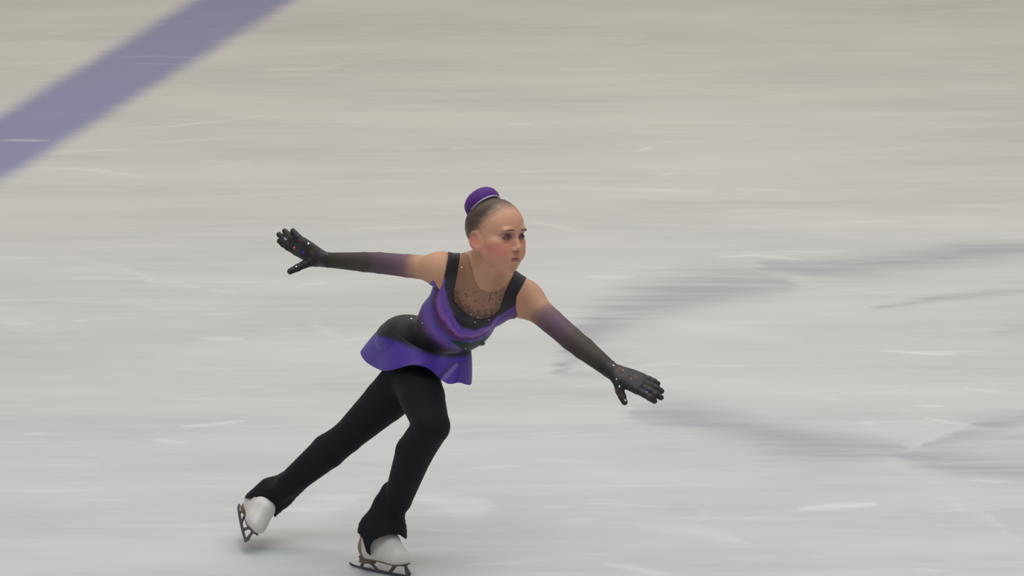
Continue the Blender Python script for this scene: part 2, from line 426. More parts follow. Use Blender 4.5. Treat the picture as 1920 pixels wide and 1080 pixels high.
handR = hand(W(602, 486, .155), W(529, 442, .185), (-.55, .80), .85, .142, W(544, 509, .13), W(572, 495, .14),
             [(.0, .1, .15), (.04, .10, .12), (.1, .16, .15), (.14, .2, .2)], .35)
handL = hand(W(1155, 700, -.245), W(1235, 734, -.30), (-.35, .93), -.85, .150, W(1171, 754, -.29), W(1162, 733, -.275),
             [(.1, .12, .15), (.05, .1, .12), (.0, .1, .1), (-.05, .12, .1)], .25)
hands = handR+handL

# ------------------------------------------------------------------ head
YAW = R_(46.5); PITCH = R_(-3); ROLL = R_(-2)
BK = -FWD
HF = RT*math.sin(YAW)+BK*math.cos(YAW)
HU = UP.copy()
HF2 = HF*math.cos(PITCH)+HU*math.sin(PITCH); HU2 = HU*math.cos(PITCH)-HF*math.sin(PITCH)
HX = np.cross(HF2, HU2)                                     # her right
HX, HU2 = HX*math.cos(ROLL)+HU2*math.sin(ROLL), HU2*math.cos(ROLL)-HX*math.sin(ROLL)
HM = np.stack([HX, HF2, HU2])
HC = W(931, 436.5, -.12)
HS = 1.0
def H(x, y, z): return HC+(HX*x+HF2*y+HU2*z)*HS
def hrot(ax, deg):
    a = R_(deg); c, s = math.cos(a), math.sin(a)
    M = {'x': [[1, 0, 0], [0, c, s], [0, -s, c]], 'y': [[c, 0, -s], [0, 1, 0], [s, 0, c]], 'z': [[c, s, 0], [-s, c, 0], [0, 0, 1]]}[ax]
    return np.array(M)@HM
head = [
    ell(H(0, -.012, .018), (.071, .089, .080), HM, .01),
    ell(H(0, .022, .022), (.062, .060, .062), HM, .02),
    ell(H(0, .014, -.042), (.055, .063, .057), HM, .03),
    ell(H(0, .034, -.080), (.031, .036, .026), HM, .03),
    ell(H(0, .045, -.098), (.019, .016, .015), HM, .02),
]
for sx in (1, -1):
    head += [
        cone(H(.055*sx, -.004, -.046), H(.018*sx, .044, -.093), .011, .012, .025),
        ell(H(.036*sx, .046, -.046), (.026, .027, .027), HM, .02), ell(H(.032*sx, .044, -.064), (.022, .022, .020), HM, .02),
        ell(H(.050*sx, .036, -.024), (.017, .024, .014), HM, .02),
        ell(H(.028*sx, .074, .012), (.020, .008, .007), HM, .012),
    ]
head += [
    ell(H(0, .057, -.074), (.028, .020, .022), HM, .02),
    cone(H(0, .074, .000), H(0, .086, -.034), .0075, .0080, .010),
    ell(H(0, .0885, -.0400), (.0090, .0082, .0076), HM, .006),
]
for sx in (1, -1):
    head += [ell(H(.0105*sx, .082, -.0440), (.0062, .0075, .0060), HM, .005)]
    head += [ell(H(.0300*sx, .0830, -.0115), (.0190, .0110, .0105), HM, .012, 's')]
    # lids
    head += [ell(H(.0300*sx, .0635, -.0105), (.0160, .0150, .0125), HM, .005)]
    head += [ell(H(.0300*sx, .0790, -.0105), (.0122, .0060, .0048), HM, .002, 's')]
    head += [ell(H(.0055*sx, .0865, -.0505), (.0034, .0050, .0026), HM, .001, 's')]
head += [
    ell(H(0, .0705, -.0685), (.0185, .0080, .0045), HM, .006),
    ell(H(0, .0695, -.0760), (.0150, .0080, .0050), HM, .005),
    ell(H(0, .0795, -.0722), (.0205, .0075, .0013), HM, .002, 's'),
]
for sx in (1, -1):
    E = hrot('z', 26*sx); E = np.array([[1, 0, 0], [0, math.cos(.25), math.sin(.25)], [0, -math.sin(.25), math.cos(.25)]])@E
    c = H(.074*sx, -.012, -.022)
    head += [ell(c, (.0075, .0210, .0310), E, .006), ell(c+HX*sx*.006+HF2*.003+HU2*.002, (.0050, .0125, .0195), E, .003, 's')]
neck = [cone(H(0, -.024, -.050), neck0+sp_d*.0, .043, .043, .03), cone(H(0, -.008, -.070), T(neck0, 0, .010, -.01), .033, .035, .03)]
head[2].k = .014; head[3].k = .012
head[0].k = .006
full = torso+arms+legs+hands+neck+head
upper = torso+neck+arms
_eh = None
for p in full: pass

def head_local(P): return (P-HC)@HM.T/HS
def hit(pxx, pyy, prims=None, off=0.0):
    prims = full if prims is None else prims
    d = _raydir(pxx, pyy); d = d/np.linalg.norm(d); t = DIST-1.2
    for _ in range(120):
        v = sd(prims, (CAMP+d*t)[None])[0]-off
        if v < 2e-4: break
        t += v*.8
        if t > DIST+2: return None, None
    p = CAMP+d*t; e = 5e-4
    g = np.array([sd(prims, (p+np.eye(3)[a]*e)[None])[0] for a in range(3)])-sd(prims, p[None])[0]
    return p, g/np.linalg.norm(g)

person = bpy.data.objects.new('person', None); COL.objects.link(person)
person.location = (float(ICE(712, 1072)[0]), 0, 0)
person['label'] = 'young figure skater in a purple and black dress gliding on the ice with arms spread'
person['category'] = 'person'
BASE = np.array(person.location)
def part(name, V, F, mat, parent=person, colors=None, smooth=True):
    V = np.asarray(V, float)-BASE
    return mesh_obj(name, V, F, mat, parent, colors, smooth)

skin_m = material('skin', .48, attr=True, spec=.35, sss=.12, noise=.03, nscale=60)
SKIN = lin(206, 152, 124)
def skin_colour(P):
    c = np.tile(SKIN, (len(P), 1)); L = head_local(P)
    inh = L[:, 2] > -.125
    c = mix(c, lin(196, 148, 118), smoothstep(-.09, -.14, L[:, 2]))
    ax = np.abs(L[:, 0])
    bl = np.exp(-(((ax-.046)/.024)**2+((L[:, 1]-.046)/.034)**2+((L[:, 2]+.046)/.024)**2))
    c = mix(c, lin(214, 98, 104), np.clip(bl*.85, 0, 1)*inh)                    # rouge
    ear = np.exp(-(((ax-.080)/.010)**2+((L[:, 1]+.018)/.022)**2+((L[:, 2]+.022)/.03)**2))
    c = mix(c, lin(218, 116, 104), np.clip(ear*.6, 0, 1)*inh)
    fr = L[:, 1] > .045
    es = np.exp(-(((ax-.031)/.017)**2+((L[:, 2]+.004)/.009)**2)**1.3)
    c = mix(c, lin(92, 44, 78), np.clip(es*.95, 0, 1)*fr)                     # eye shadow
    ln = np.exp(-((((ax-.0305)/.0155)**2+((L[:, 2]+.0105)/.0075)**2)-.75)**2*9)
    c = mix(c, lin(50, 26, 40), np.clip(ln*.8, 0, 1)*fr)                      # liner
    chn = np.exp(-((L[:, 0]/.03)**2+((L[:, 2]+.098)/.02)**2))
    c = mix(c, lin(212, 138, 116), chn*.4*fr)
    nos = np.exp(-(((ax-.0055)/.003)**2+((L[:, 2]+.0510)/.0025)**2))*(L[:, 1] > .07); c = mix(c, lin(90, 42, 38), np.clip(nos*1.1, 0, 1))
    mo = np.exp(-((L[:, 2]+.0727+8*L[:, 0]**2)/.0010)**2)*(ax < .0205)*(L[:, 1] > .05); c = mix(c, lin(88, 38, 40), mo)
    hr = smoothstep(.020, -.002, hair_reg(P)+.003*fnoise(P, 60, 9))*(L[:, 2] > -.02)*(ax*1.0+L[:, 2] > .02); c = mix(c, lin(112, 84, 68), hr*.55)
    return c
def hair_reg(P):
    L = head_local(P); ax = np.abs(L[:, 0]); y = L[:, 1]; z = L[:, 2]
    # hairline: a slanted plane behind the brow, dipping in front of the ear
    line = y-(.053-ax*.22-np.clip(.072-z, 0, 1)*.74)
    lowb = -(z+.055)-y*.2
    e = np.maximum(line*.8, lowb)
    earcut = .030-np.sqrt(((y+.010)*1.35)**2+(z+.026)**2); earcut = np.where(ax > .06, earcut, -1)
    return np.maximum(e, earcut)
V, F = extract(full, .0019)
part('body', V, F, skin_m, colors=skin_colour(V))
# remember which object carries the face details
body = [o for o in person.children if o.name.startswith('body')][0]
def reg_ell(c, r, M): 
    p = ell(c, r, M); return lambda P: sd_prim(p, P)
# lips and brows
lipm = material('lip_colour', .5, color=lin(172, 104, 98), noise=.05, nscale=300)
cb = (H(-.025, .055, -.085), H(.025, .1, -.055)); 
def bb(cs, r): cs = np.array(cs); return cs.min(0)-r, cs.max(0)+r
V, F = extract(head, .0009, region=lambda P: (np.sqrt((head_local(P)[:, 0]/.0195)**2+((head_local(P)[:, 2]+.0730+8*head_local(P)[:, 0]**2)/.0068)**2)-1)*.008+np.where(head_local(P)[:, 1] < .06, 1, 0), off=.0005, bounds=bb([H(0, .08, -.07)], .03))
part('lips', V, F, lipm, body)
browm = material('brow_hair', .7, color=lin(112, 78, 62), noise=.2, nscale=900)
for sx in (1, -1):
    def rg(P, sx=sx):
        L = head_local(P); x = L[:, 0]*sx-.030; z = L[:, 2]-(.0105+.0025-x*x*9-.03*x)
        return np.maximum(np.abs(z)-.0022*(1-.4*smoothstep(0, .018, x)), np.abs(x)-.0165)+np.where(L[:, 1] < .03, 1, 0)
    V, F = extract(head, .0009, region=rg, off=.0006, bounds=bb([H(.030*sx, .072, .012)], .028))
    part('eyebrow', V, F, browm, body)
# eyes
eyem = material('eye', .08, attr=True, spec=.6)
def sphere(c, r, seg=32, rings=20):
    V = []; F = []
    for i in range(rings+1):
        th = math.pi*i/rings
        for j in range(seg):
            ph = 2*math.pi*j/seg; V.append((math.sin(th)*math.cos(ph), math.sin(th)*math.sin(ph), math.cos(th)))
    for i in range(rings):
        for j in range(seg):
            F.append((i*seg+j, (i+1)*seg+j, (i+1)*seg+(j+1) % seg, i*seg+(j+1) % seg))
    V = np.array(V); return V, F
gaze = HF2*.98+HX*.02; gaze /= np.linalg.norm(gaze)
for sx in (1, -1):
    V, F = sphere(0, 1, 48, 40); c = H(.0300*sx, .0645, -.0110)
    cs = V@gaze
    colr = np.tile(lin(160, 146, 144), (len(V), 1))
    colr[cs > .84] = lin(78, 84, 92); colr[cs > .965] = lin(12, 12, 14)
    part('eye', c+V*.0118, F, eyem, body, colors=colr)

# hair: slicked back
hairm = material('hair', .42, attr=True, spec=.5, noise=.10, nscale=500)
V, F = extract(head[:1]+[head[1], head[2]], .0018, region=hair_reg, off=lambda P, g: .0003+.0028*smoothstep(0, .03, -g))
L = head_local(V)
edge = smoothstep(0, -.030, hair_reg(V)+.004*fnoise(V, 40, 7))
strand = fnoise(np.stack([np.arctan2(L[:, 0], L[:, 2]+.02)*1.0, L[:, 1]*.6], 1), 14, 3)
hc = mix(mix(np.tile(lin(140, 106, 84), (len(V), 1)), lin(100, 76, 62), smoothstep(0, .4, edge)), lin(72, 53, 43), smoothstep(.3, 1, edge))*(1+.18*strand[:, None])
part('hair', V, F, hairm, colors=np.clip(hc, 0, 1))
# purple bun cover and its silver trim
bunm = material('purple_velvet', .75, color=lin(78, 22, 114), sheen=.15, noise=.12, nscale=120, bump=.4, bscale=300)
BC = H(-.002, -.059, .081)
bd = HU2*.72-HF2*.68-HX*.0; bd /= np.linalg.norm(bd); bx = HX; by = np.cross(bd, bx); BM = np.stack([bx, by, bd])
bun = [ell(BC+bd*.0, (.051, .053, .033), BM, .01), ell(BC+bd*.014, (.041, .043, .021), BM, .03)]
V, F = extract(bun, .0016, region=lambda P: -((P-BC)@bd)-.012)
rel = (V-BC); ang = np.arctan2(rel@bx, rel@by); V = V+(bd*.0)[None]+(rel/np.linalg.norm(rel, axis=1)[:, None])*(  .0004*np.sin(ang*17+rel@bd*60))[:, None]
bunc = part('bun_cover', V, F, bunm); bunc['label'] = 'purple velvet cover over her hair bun'
silm = material('silver_sequin', .25, color=(.36, .34, .46), metal=.6, noise=.4, nscale=500, bump=1, bscale=600)
ring = []; N_ = 40
for j in range(N_):
    a = 2*math.pi*j/N_; a2 = 2*math.pi*(j+1)/N_; q = BC-bd*.012
    ring.append(cone(q+bx*.048*math.cos(a)+by*.050*math.sin(a), q+bx*.048*math.cos(a2)+by*.050*math.sin(a2), .0035, .0035, .001))
V, F = extract(ring, .0014); part('trim', V, F, silm, bunc)

# ------------------------------------------------------------------ dress
cloth_noise = dict(noise=.08, nscale=400, bump=.3, bscale=1500)
dressm = material('dress_fabric', .55, attr=True, spec=.4, sheen=.15, **cloth_noise)
BLACK = lin(27, 24, 27)
inner = [(863, 470), (862, 485), (857, 515), (851, 548), (850, 564), (866, 582), (885, 597), (903, 600), (921, 595), (937, 582), (947, 548), (958, 525), (966, 505), (960, 440), (880, 440)]
outer_str = [(841, 455), (839, 480), (836, 505), (832, 527), (824, 545), (812, 522), (800, 530), (790, 560), (770, 575)]
bod_poly = [(841, 462), (840, 480), (836, 505), (831, 530), (824, 546), (812, 525), (797, 540), (780, 560), (700, 560), (660, 640), (700, 668), (760, 668), (850, 682), (900, 676), (960, 610), (970, 590), (966, 576), (968, 556), (983, 529), (987, 520), (978, 500), (966, 505), (958, 525), (947, 548), (937, 582), (921, 595), (903, 600), (885, 597), (866, 582), (850, 564), (851, 548), (857, 515), (862, 485), (864, 462)]
black_low = np.array([(840, 465), (838, 490), (833, 515), (838, 540), (842, 560), (851, 584), (860, 600), (870, 612), (885, 618), (900, 616), (912, 611), (932, 593), (950, 580), (966, 570), (972, 556), (990, 530)], float)
def smooth_tab(pts, c):
    v = np.array(pts, float)-c; a = np.arctan2(v[:, 1], -v[:, 0]); r_ = np.hypot(v[:, 0], v[:, 1]); o = np.argsort(a)
    g = np.linspace(-math.pi, math.pi, 361); y = np.interp(g, a[o], r_[o]); k = np.exp(-(np.arange(-18, 19)/8.0)**2); k /= k.sum()
    return g, np.convolve(np.pad(y, 18, 'edge'), k, 'valid')
def purple_t(X):
    """0 at the black neckline band, 1 at the outer edge of the purple drape"""
    c = np.array([935.0, 545.0]); v = X-c; a = np.arctan2(v[:, 1], -v[:, 0]); r = np.hypot(v[:, 0], v[:, 1])
    rin = np.interp(a, *smooth_tab(black_low, c)); rin = np.where(X[:, 1] < 545, np.maximum(rin, np.where(X[:, 0] > 935, 70, rin)), rin)
    rout = np.interp(a, *smooth_tab([(812, 520), (775, 575), (785, 612), (812, 648), (844, 668), (872, 662), (912, 640), (935, 606), (967, 590)], c))
    return (r-rin)/np.maximum(rout-rin, 4), a, r
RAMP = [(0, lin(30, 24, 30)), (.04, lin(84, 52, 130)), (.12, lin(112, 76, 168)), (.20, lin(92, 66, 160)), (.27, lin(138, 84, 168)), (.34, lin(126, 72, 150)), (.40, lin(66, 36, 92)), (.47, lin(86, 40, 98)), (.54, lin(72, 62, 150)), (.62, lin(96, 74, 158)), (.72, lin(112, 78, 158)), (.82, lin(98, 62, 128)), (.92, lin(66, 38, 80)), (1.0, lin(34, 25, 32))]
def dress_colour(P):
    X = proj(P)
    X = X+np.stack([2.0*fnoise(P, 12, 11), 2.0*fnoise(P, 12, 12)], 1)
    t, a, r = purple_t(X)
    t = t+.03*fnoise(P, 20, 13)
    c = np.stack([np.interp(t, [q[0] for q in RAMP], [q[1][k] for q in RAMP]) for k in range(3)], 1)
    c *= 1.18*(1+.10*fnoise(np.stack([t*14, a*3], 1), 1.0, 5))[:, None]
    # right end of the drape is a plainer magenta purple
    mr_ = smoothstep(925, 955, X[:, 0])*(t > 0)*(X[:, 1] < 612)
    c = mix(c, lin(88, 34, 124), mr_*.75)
    # black panel and the purple hem swoosh
    yb = np.interp(X[:, 0], [690, 702, 752, 797, 820, 845, 880], [612, 627, 642, 661, 667, 670, 664])
    hem = smoothstep(-5, 7, X[:, 1]-yb)
    low = (t > 1) | (X[:, 1] > yb+4)
    c = mix(c, mix(np.tile(BLACK, (len(P), 1)), lin(76, 44, 148), hem), low.astype(float))
    # green sash
    yg = np.interp(X[:, 0], [842, 855, 866, 882, 900, 914], [636, 643, 649, 650, 644, 635])
    fo = poly_sd([(826, 712), (836, 712), (861, 684), (855, 680)], proj(P)); c = mix(c, lin(124, 102, 164), .8-.8*smoothstep(-2, 1.5, fo))  # skirt fold: pale lining with its highlight painted into the colour
    fo = poly_sd([(818, 708), (824, 712), (853, 680), (849, 677)], proj(P)); c = mix(c, lin(48, 34, 66), .7-.7*smoothstep(-2, 1.5, fo))  # dark fold line painted beside that highlight
    g = (1-smoothstep(-1, 1.5, np.abs(X[:, 1]-yg)-6*np.clip((X[:, 0]-842)/22, .0, 1)))*(X[:, 0] > 841)*(X[:, 0] < 916)
    c = mix(c, lin(26, 58, 50), g)
    return np.clip(c, 0, 1)
back_plane = lambda P: (P-chest)@ch
def bod_region(P):
    f = pixreg(bod_poly)(P); bk = back_plane(P)
    # behind the body the neckline is a simple scoop
    bpoly = [(841, 462), (839, 480), (832, 527), (824, 546), (812, 525), (797, 540), (780, 560), (700, 560), (660, 640), (700, 668), (760, 668), (850, 682), (900, 676), (965, 590), (983, 529), (987, 520), (978, 500), (966, 505), (945, 540), (905, 545), (868, 520), (862, 485), (864, 462)]
    g = poly_sd(bpoly, proj(P))/S
    f = np.where(bk < -.03, g, f)
    s_ = (P-pelv)@sp_d
    return np.maximum(f, -.075-s_)           # ends below the hips
tor_sdf = torso+[arms[0], arms[4]]+legs[:1]+legs[5:6]+neck
V, F = extract(tor_sdf, .0020, region=bod_region, off=.0032)
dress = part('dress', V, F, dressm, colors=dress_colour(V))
# illusion neckline
meshm = material('nude_mesh', .55, attr=True, spec=.3, noise=.10, nscale=700)
illus = [(866, 470), (857, 515), (848, 548), (846, 566), (866, 586), (885, 602), (903, 604), (921, 599), (940, 586), (950, 548), (962, 520), (960, 517), (950, 535), (935, 545), (915, 548), (900, 543), (890, 525), (884, 500), (878, 478)]
V, F = extract(torso+arms+neck+head, .0020, region=lambda P: np.maximum(pixreg(illus)(P), -back_plane(P)-.06), off=.0014)
X = proj(V)
bd_ = -poly_sd([(840, 440), (848, 566), (885, 602), (921, 599), (945, 586), (975, 500), (960, 440)], X)
cc = mix(np.tile(lin(158, 116, 94), (len(V), 1)), lin(66, 50, 45), np.clip((1-smoothstep(2, 26, bd_))*.8+.25*fnoise(V, 60, 21), 0, .9)*smoothstep(530, 570, X[:, 1]))
nm = part('neckline_mesh', V, F, meshm, dress, colors=np.clip(cc, 0, 1)); nm['label'] = 'beaded nude mesh neckline'

# skirt
def catmull(pts, n):
    pts = np.array(pts, float); m = len(pts); out = []
    for i in range(n):
        u = i/n*m; k = int(u); t = u-k
        p0, p1, p2, p3 = pts[(k-1) % m], pts[k % m], pts[(k+1) % m], pts[(k+2) % m]
        out.append(.5*((2*p1)+(-p0+p2)*t+(2*p0-5*p1+4*p2-p3)*t*t+(-p0+3*p1-3*p2+p3)*t**3))
    return np.array(out)
top = [W(727, 600, .22), W(742, 622, .08), W(772, 645, .02), (W(806, 660, .0)), W(842, 664, -.02), W(868, 657, .0), W(882, 645, .05), W(866, 632, .13), W(826, 615, .2), W(780, 598, .24)]
hem = [W(683, 668, .26), W(712, 689, .10), W(750, 686, .00), W(793, 677, -.05), W(824, 702, -.045), W(856, 711, -.05), W(877, 707, .03), W(866, 672, .13), W(800, 662, .25), W(735, 656, .31)]
NU, NV = 220, 40
tp = catmull(top, NU); hm = catmull(hem, NU)
Vs = []
for j in range(NV+1):
    t = j/NV
    row = tp*(1-t)+hm*t
    outv = (row-pelv); outv -= np.outer(outv@sp_d, sp_d); outv /= np.linalg.norm(outv, axis=1)[:, None]
    row = row+outv*(.016*math.sin(math.pi*t*.55))+outv*(.005*t*t*np.sin(np.arange(NU)/NU*2*math.pi*7+1))[:, None]
    Vs.append(row)
Vs = np.concatenate(Vs)
blockers = torso+legs
for _ in range(12):
    d = sd(blockers, Vs); e = 5e-4
    G = np.stack([(sd(blockers, Vs+np.eye(3)[a]*e)-d)/e for a in range(3)], 1)
    push = np.maximum(np.repeat(.0024+.0045*smoothstep(0, .3, np.arange(NV+1)/NV), NU)-d, 0); Vs = Vs+G*push[:, None]*.8
Fs = []
for j in range(NV):
    for i in range(NU):
        Fs.append((j*NU+i, j*NU+(i+1) % NU, (j+1)*NU+(i+1) % NU, (j+1)*NU+i))
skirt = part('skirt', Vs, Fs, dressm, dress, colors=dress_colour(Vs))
so = skirt.modifiers.new('thickness', 'SOLIDIFY'); so.thickness = .0016; so.offset = 0

# ------------------------------------------------------------------ sleeves, gloves
slm = material('sheer_sleeve', .6, attr=True, spec=.3, noise=.06, nscale=500)
def ombre(t):
    st = [(0, lin(200, 150, 120)), (.16, lin(192, 144, 116)), (.26, lin(120, 92, 96)), (.36, lin(100, 76, 92)), (.52, lin(86, 68, 76)), (.60, lin(72, 60, 56)), (.8, lin(64, 56, 48)), (.93, lin(50, 43, 38)), (1.0, lin(34, 29, 29))]
    return np.stack([np.interp(t, [q[0] for q in st], [q[1][k] for q in st]) for k in range(3)], 1)
def along(P, a, b, c):
    u = (b-a)/np.linalg.norm(b-a); v = (c-b)/np.linalg.norm(c-b); L1 = np.linalg.norm(b-a); L2 = np.linalg.norm(c-b)
    s1 = (P-a)@u; s2 = (P-b)@v
    return np.where(s2 > 0, L1+s2, s1)/(L1+L2)
upR = torso+arms[:4]+handR+neck; upL = torso+arms[4:]+handL+neck
sleeveR_poly = [(839, 460), (836, 505), (831, 530), (824, 548), (812, 528), (790, 540), (585, 540), (585, 440)]
sleeveL_poly = [(987, 512), (983, 529), (968, 556), (966, 590), (975, 600), (1120, 730), (1180, 730), (1180, 660), (1030, 530)]
def clipw(poly, wr, el, sh):
    u = (wr-el)/np.linalg.norm(wr-el)
    return lambda P: np.maximum(pixreg(poly)(P), (P-wr)@u-.001)
for nm_, pr, poly, (a, b, c) in (('sleeve', upR, sleeveR_poly, (shR, elR, wrR)), ('sleeve', upL, sleeveL_poly, (shL, elL, wrL))):
    def rg(P, pr=pr, poly=poly, a=a, b=b, c=c): return clipw(poly, c, b, a)(P)
    V, F = extract(pr, .0022, region=rg, off=.0016)
    part(nm_, V, F, slm, colors=ombre(along(V, a, b, c)+.015*fnoise(V, 15, 3)))
glm = material('black_lace', .5, attr=True, spec=.5, noise=.25, nscale=600, bump=.5, bscale=1200)
gem = bpy.data.materials.new('rhinestone'); gem.use_nodes = True
gb = gem.node_tree.nodes['Principled BSDF']; gb.inputs['Base Color'].default_value = (.75, .82, 1, 1); gb.inputs['Metallic'].default_value = 1; gb.inputs['Roughness'].default_value = .08
gemb = material('blue_crystal', .08, color=(.03, .06, .75), metal=.8, noise=.1)
gemr = material('red_crystal', .08, color=(.75, .10, .06), metal=.8, noise=.1)
def add_gem(pxx, pyy, r, m, parent, off=.002, name='rhinestone', prims=None):
    p, n = hit(pxx, pyy, prims)
    if p is None: return
    z = n; x = np.cross(z, RT+.1*UP); x /= np.linalg.norm(x); y = np.cross(z, x)
    V = []; F = []
    k = 8
    for i in range(k):
        a = 2*math.pi*i/k; V.append(x*math.cos(a)*r+y*math.sin(a)*r)
    for i in range(k):
        a = 2*math.pi*(i+.5)/k; V.append((x*math.cos(a)+y*math.sin(a))*r*.55+z*r*.5)
    V.append(-z*r*.6)
    for i in range(k):
        j = (i+1) % k; F += [(i, j, k+i), (j, k+j, k+i), (j, i, 2*k)]
    F.append(tuple(range(k, 2*k)))
    part(name, np.array(V)+p+z*off, F, m, parent, smooth=False)
for pr, (a, b, c), gems in ((arms[2:4]+handR, (shR, elR, wrR), [(536, 447, 4.5, gem), (553, 464, 3, gemr), (569, 473, 3.2, gemb), (578, 457, 2.2, gem), (586, 474, 1.8, gemr), (589, 477, 1.6, gemb), (614, 477, 1.8, gem), (556, 500, 1.8, gem), (583, 494, 1.8, gemr), (562, 450, 1.8, gemr)]),
                            (arms[6:8]+handL, (shL, elL, wrL), [(1162, 724, 2.6, gem), (1211, 733, 3.6, gemb), (1212, 736, 2.2, gem), (1172, 750, 3.0, gem), (1183, 711, 2, gemr), (1156, 711, 2, gem), (1213, 723, 1.8, gem), (1150, 686, 1.8, gem), (1168, 695, 1.6, gemr)])):
    u = (c-b)/np.linalg.norm(c-b)
    def rg(P, c=c, u=u): return -((P-c)@u)-.022
    V, F = extract(pr, .0013, region=rg, off=.0024)
    cl = np.tile(lin(29, 25, 26), (len(V), 1)); cl = mix(cl, lin(80, 56, 46), np.clip(fnoise(V, 22, 8)-.15, 0, 1)*.9)
    g = part('glove', V, F, glm, colors=cl)
    for (x, y, r, m) in gems: add_gem(x, y, r/S, m, g, .0018)

# stones on the bodice, beads in the neckline, buckle on the sash
for (x, y, r, m) in [(771, 600, 2.4, gem), (794, 605, 1.4, gem), (872, 652, 1.8, gem), (883, 587, 1.4, gem), (896, 593, 1.4, gem), (891, 602, 1.6, gem), (917, 598, 1.3, gem), (865, 502, 1.4, gem), (782, 612, 1.5, gemr), (768, 590, 1.4, gemr)]:
    add_gem(x, y, r/S, m, dress, .004)
beadm = material('dark_bead', .2, color=lin(50, 36, 34), noise=.1)
rr = random.Random(3); cnt = 0
while cnt < 46:
    x = rr.uniform(850, 945); y = rr.uniform(540, 597)
    dd = poly_sd([(853, 540), (853, 562), (866, 579), (885, 594), (903, 597), (919, 592), (934, 580), (944, 545)], np.array([[x, y]]))[0]
    if dd > -1 or dd < -26 or rr.random() < (-dd-4)/24: continue
    add_gem(x, y, rr.uniform(.7, 1.3)/S, beadm, nm, .002, 'bead'); cnt += 1
bp_, bn_ = hit(902, 642)
if bp_ is None: bp_, bn_ = W(902, 642, -.05), BK
V, F = extract([ell(bp_+bn_*.004, (.010, .007, .006), np.stack([RT, UP, -FWD]), .002)], .0015)
part('brooch', V, F, material('grey_green_stone', .3, color=lin(92, 112, 104), noise=.2), dress)

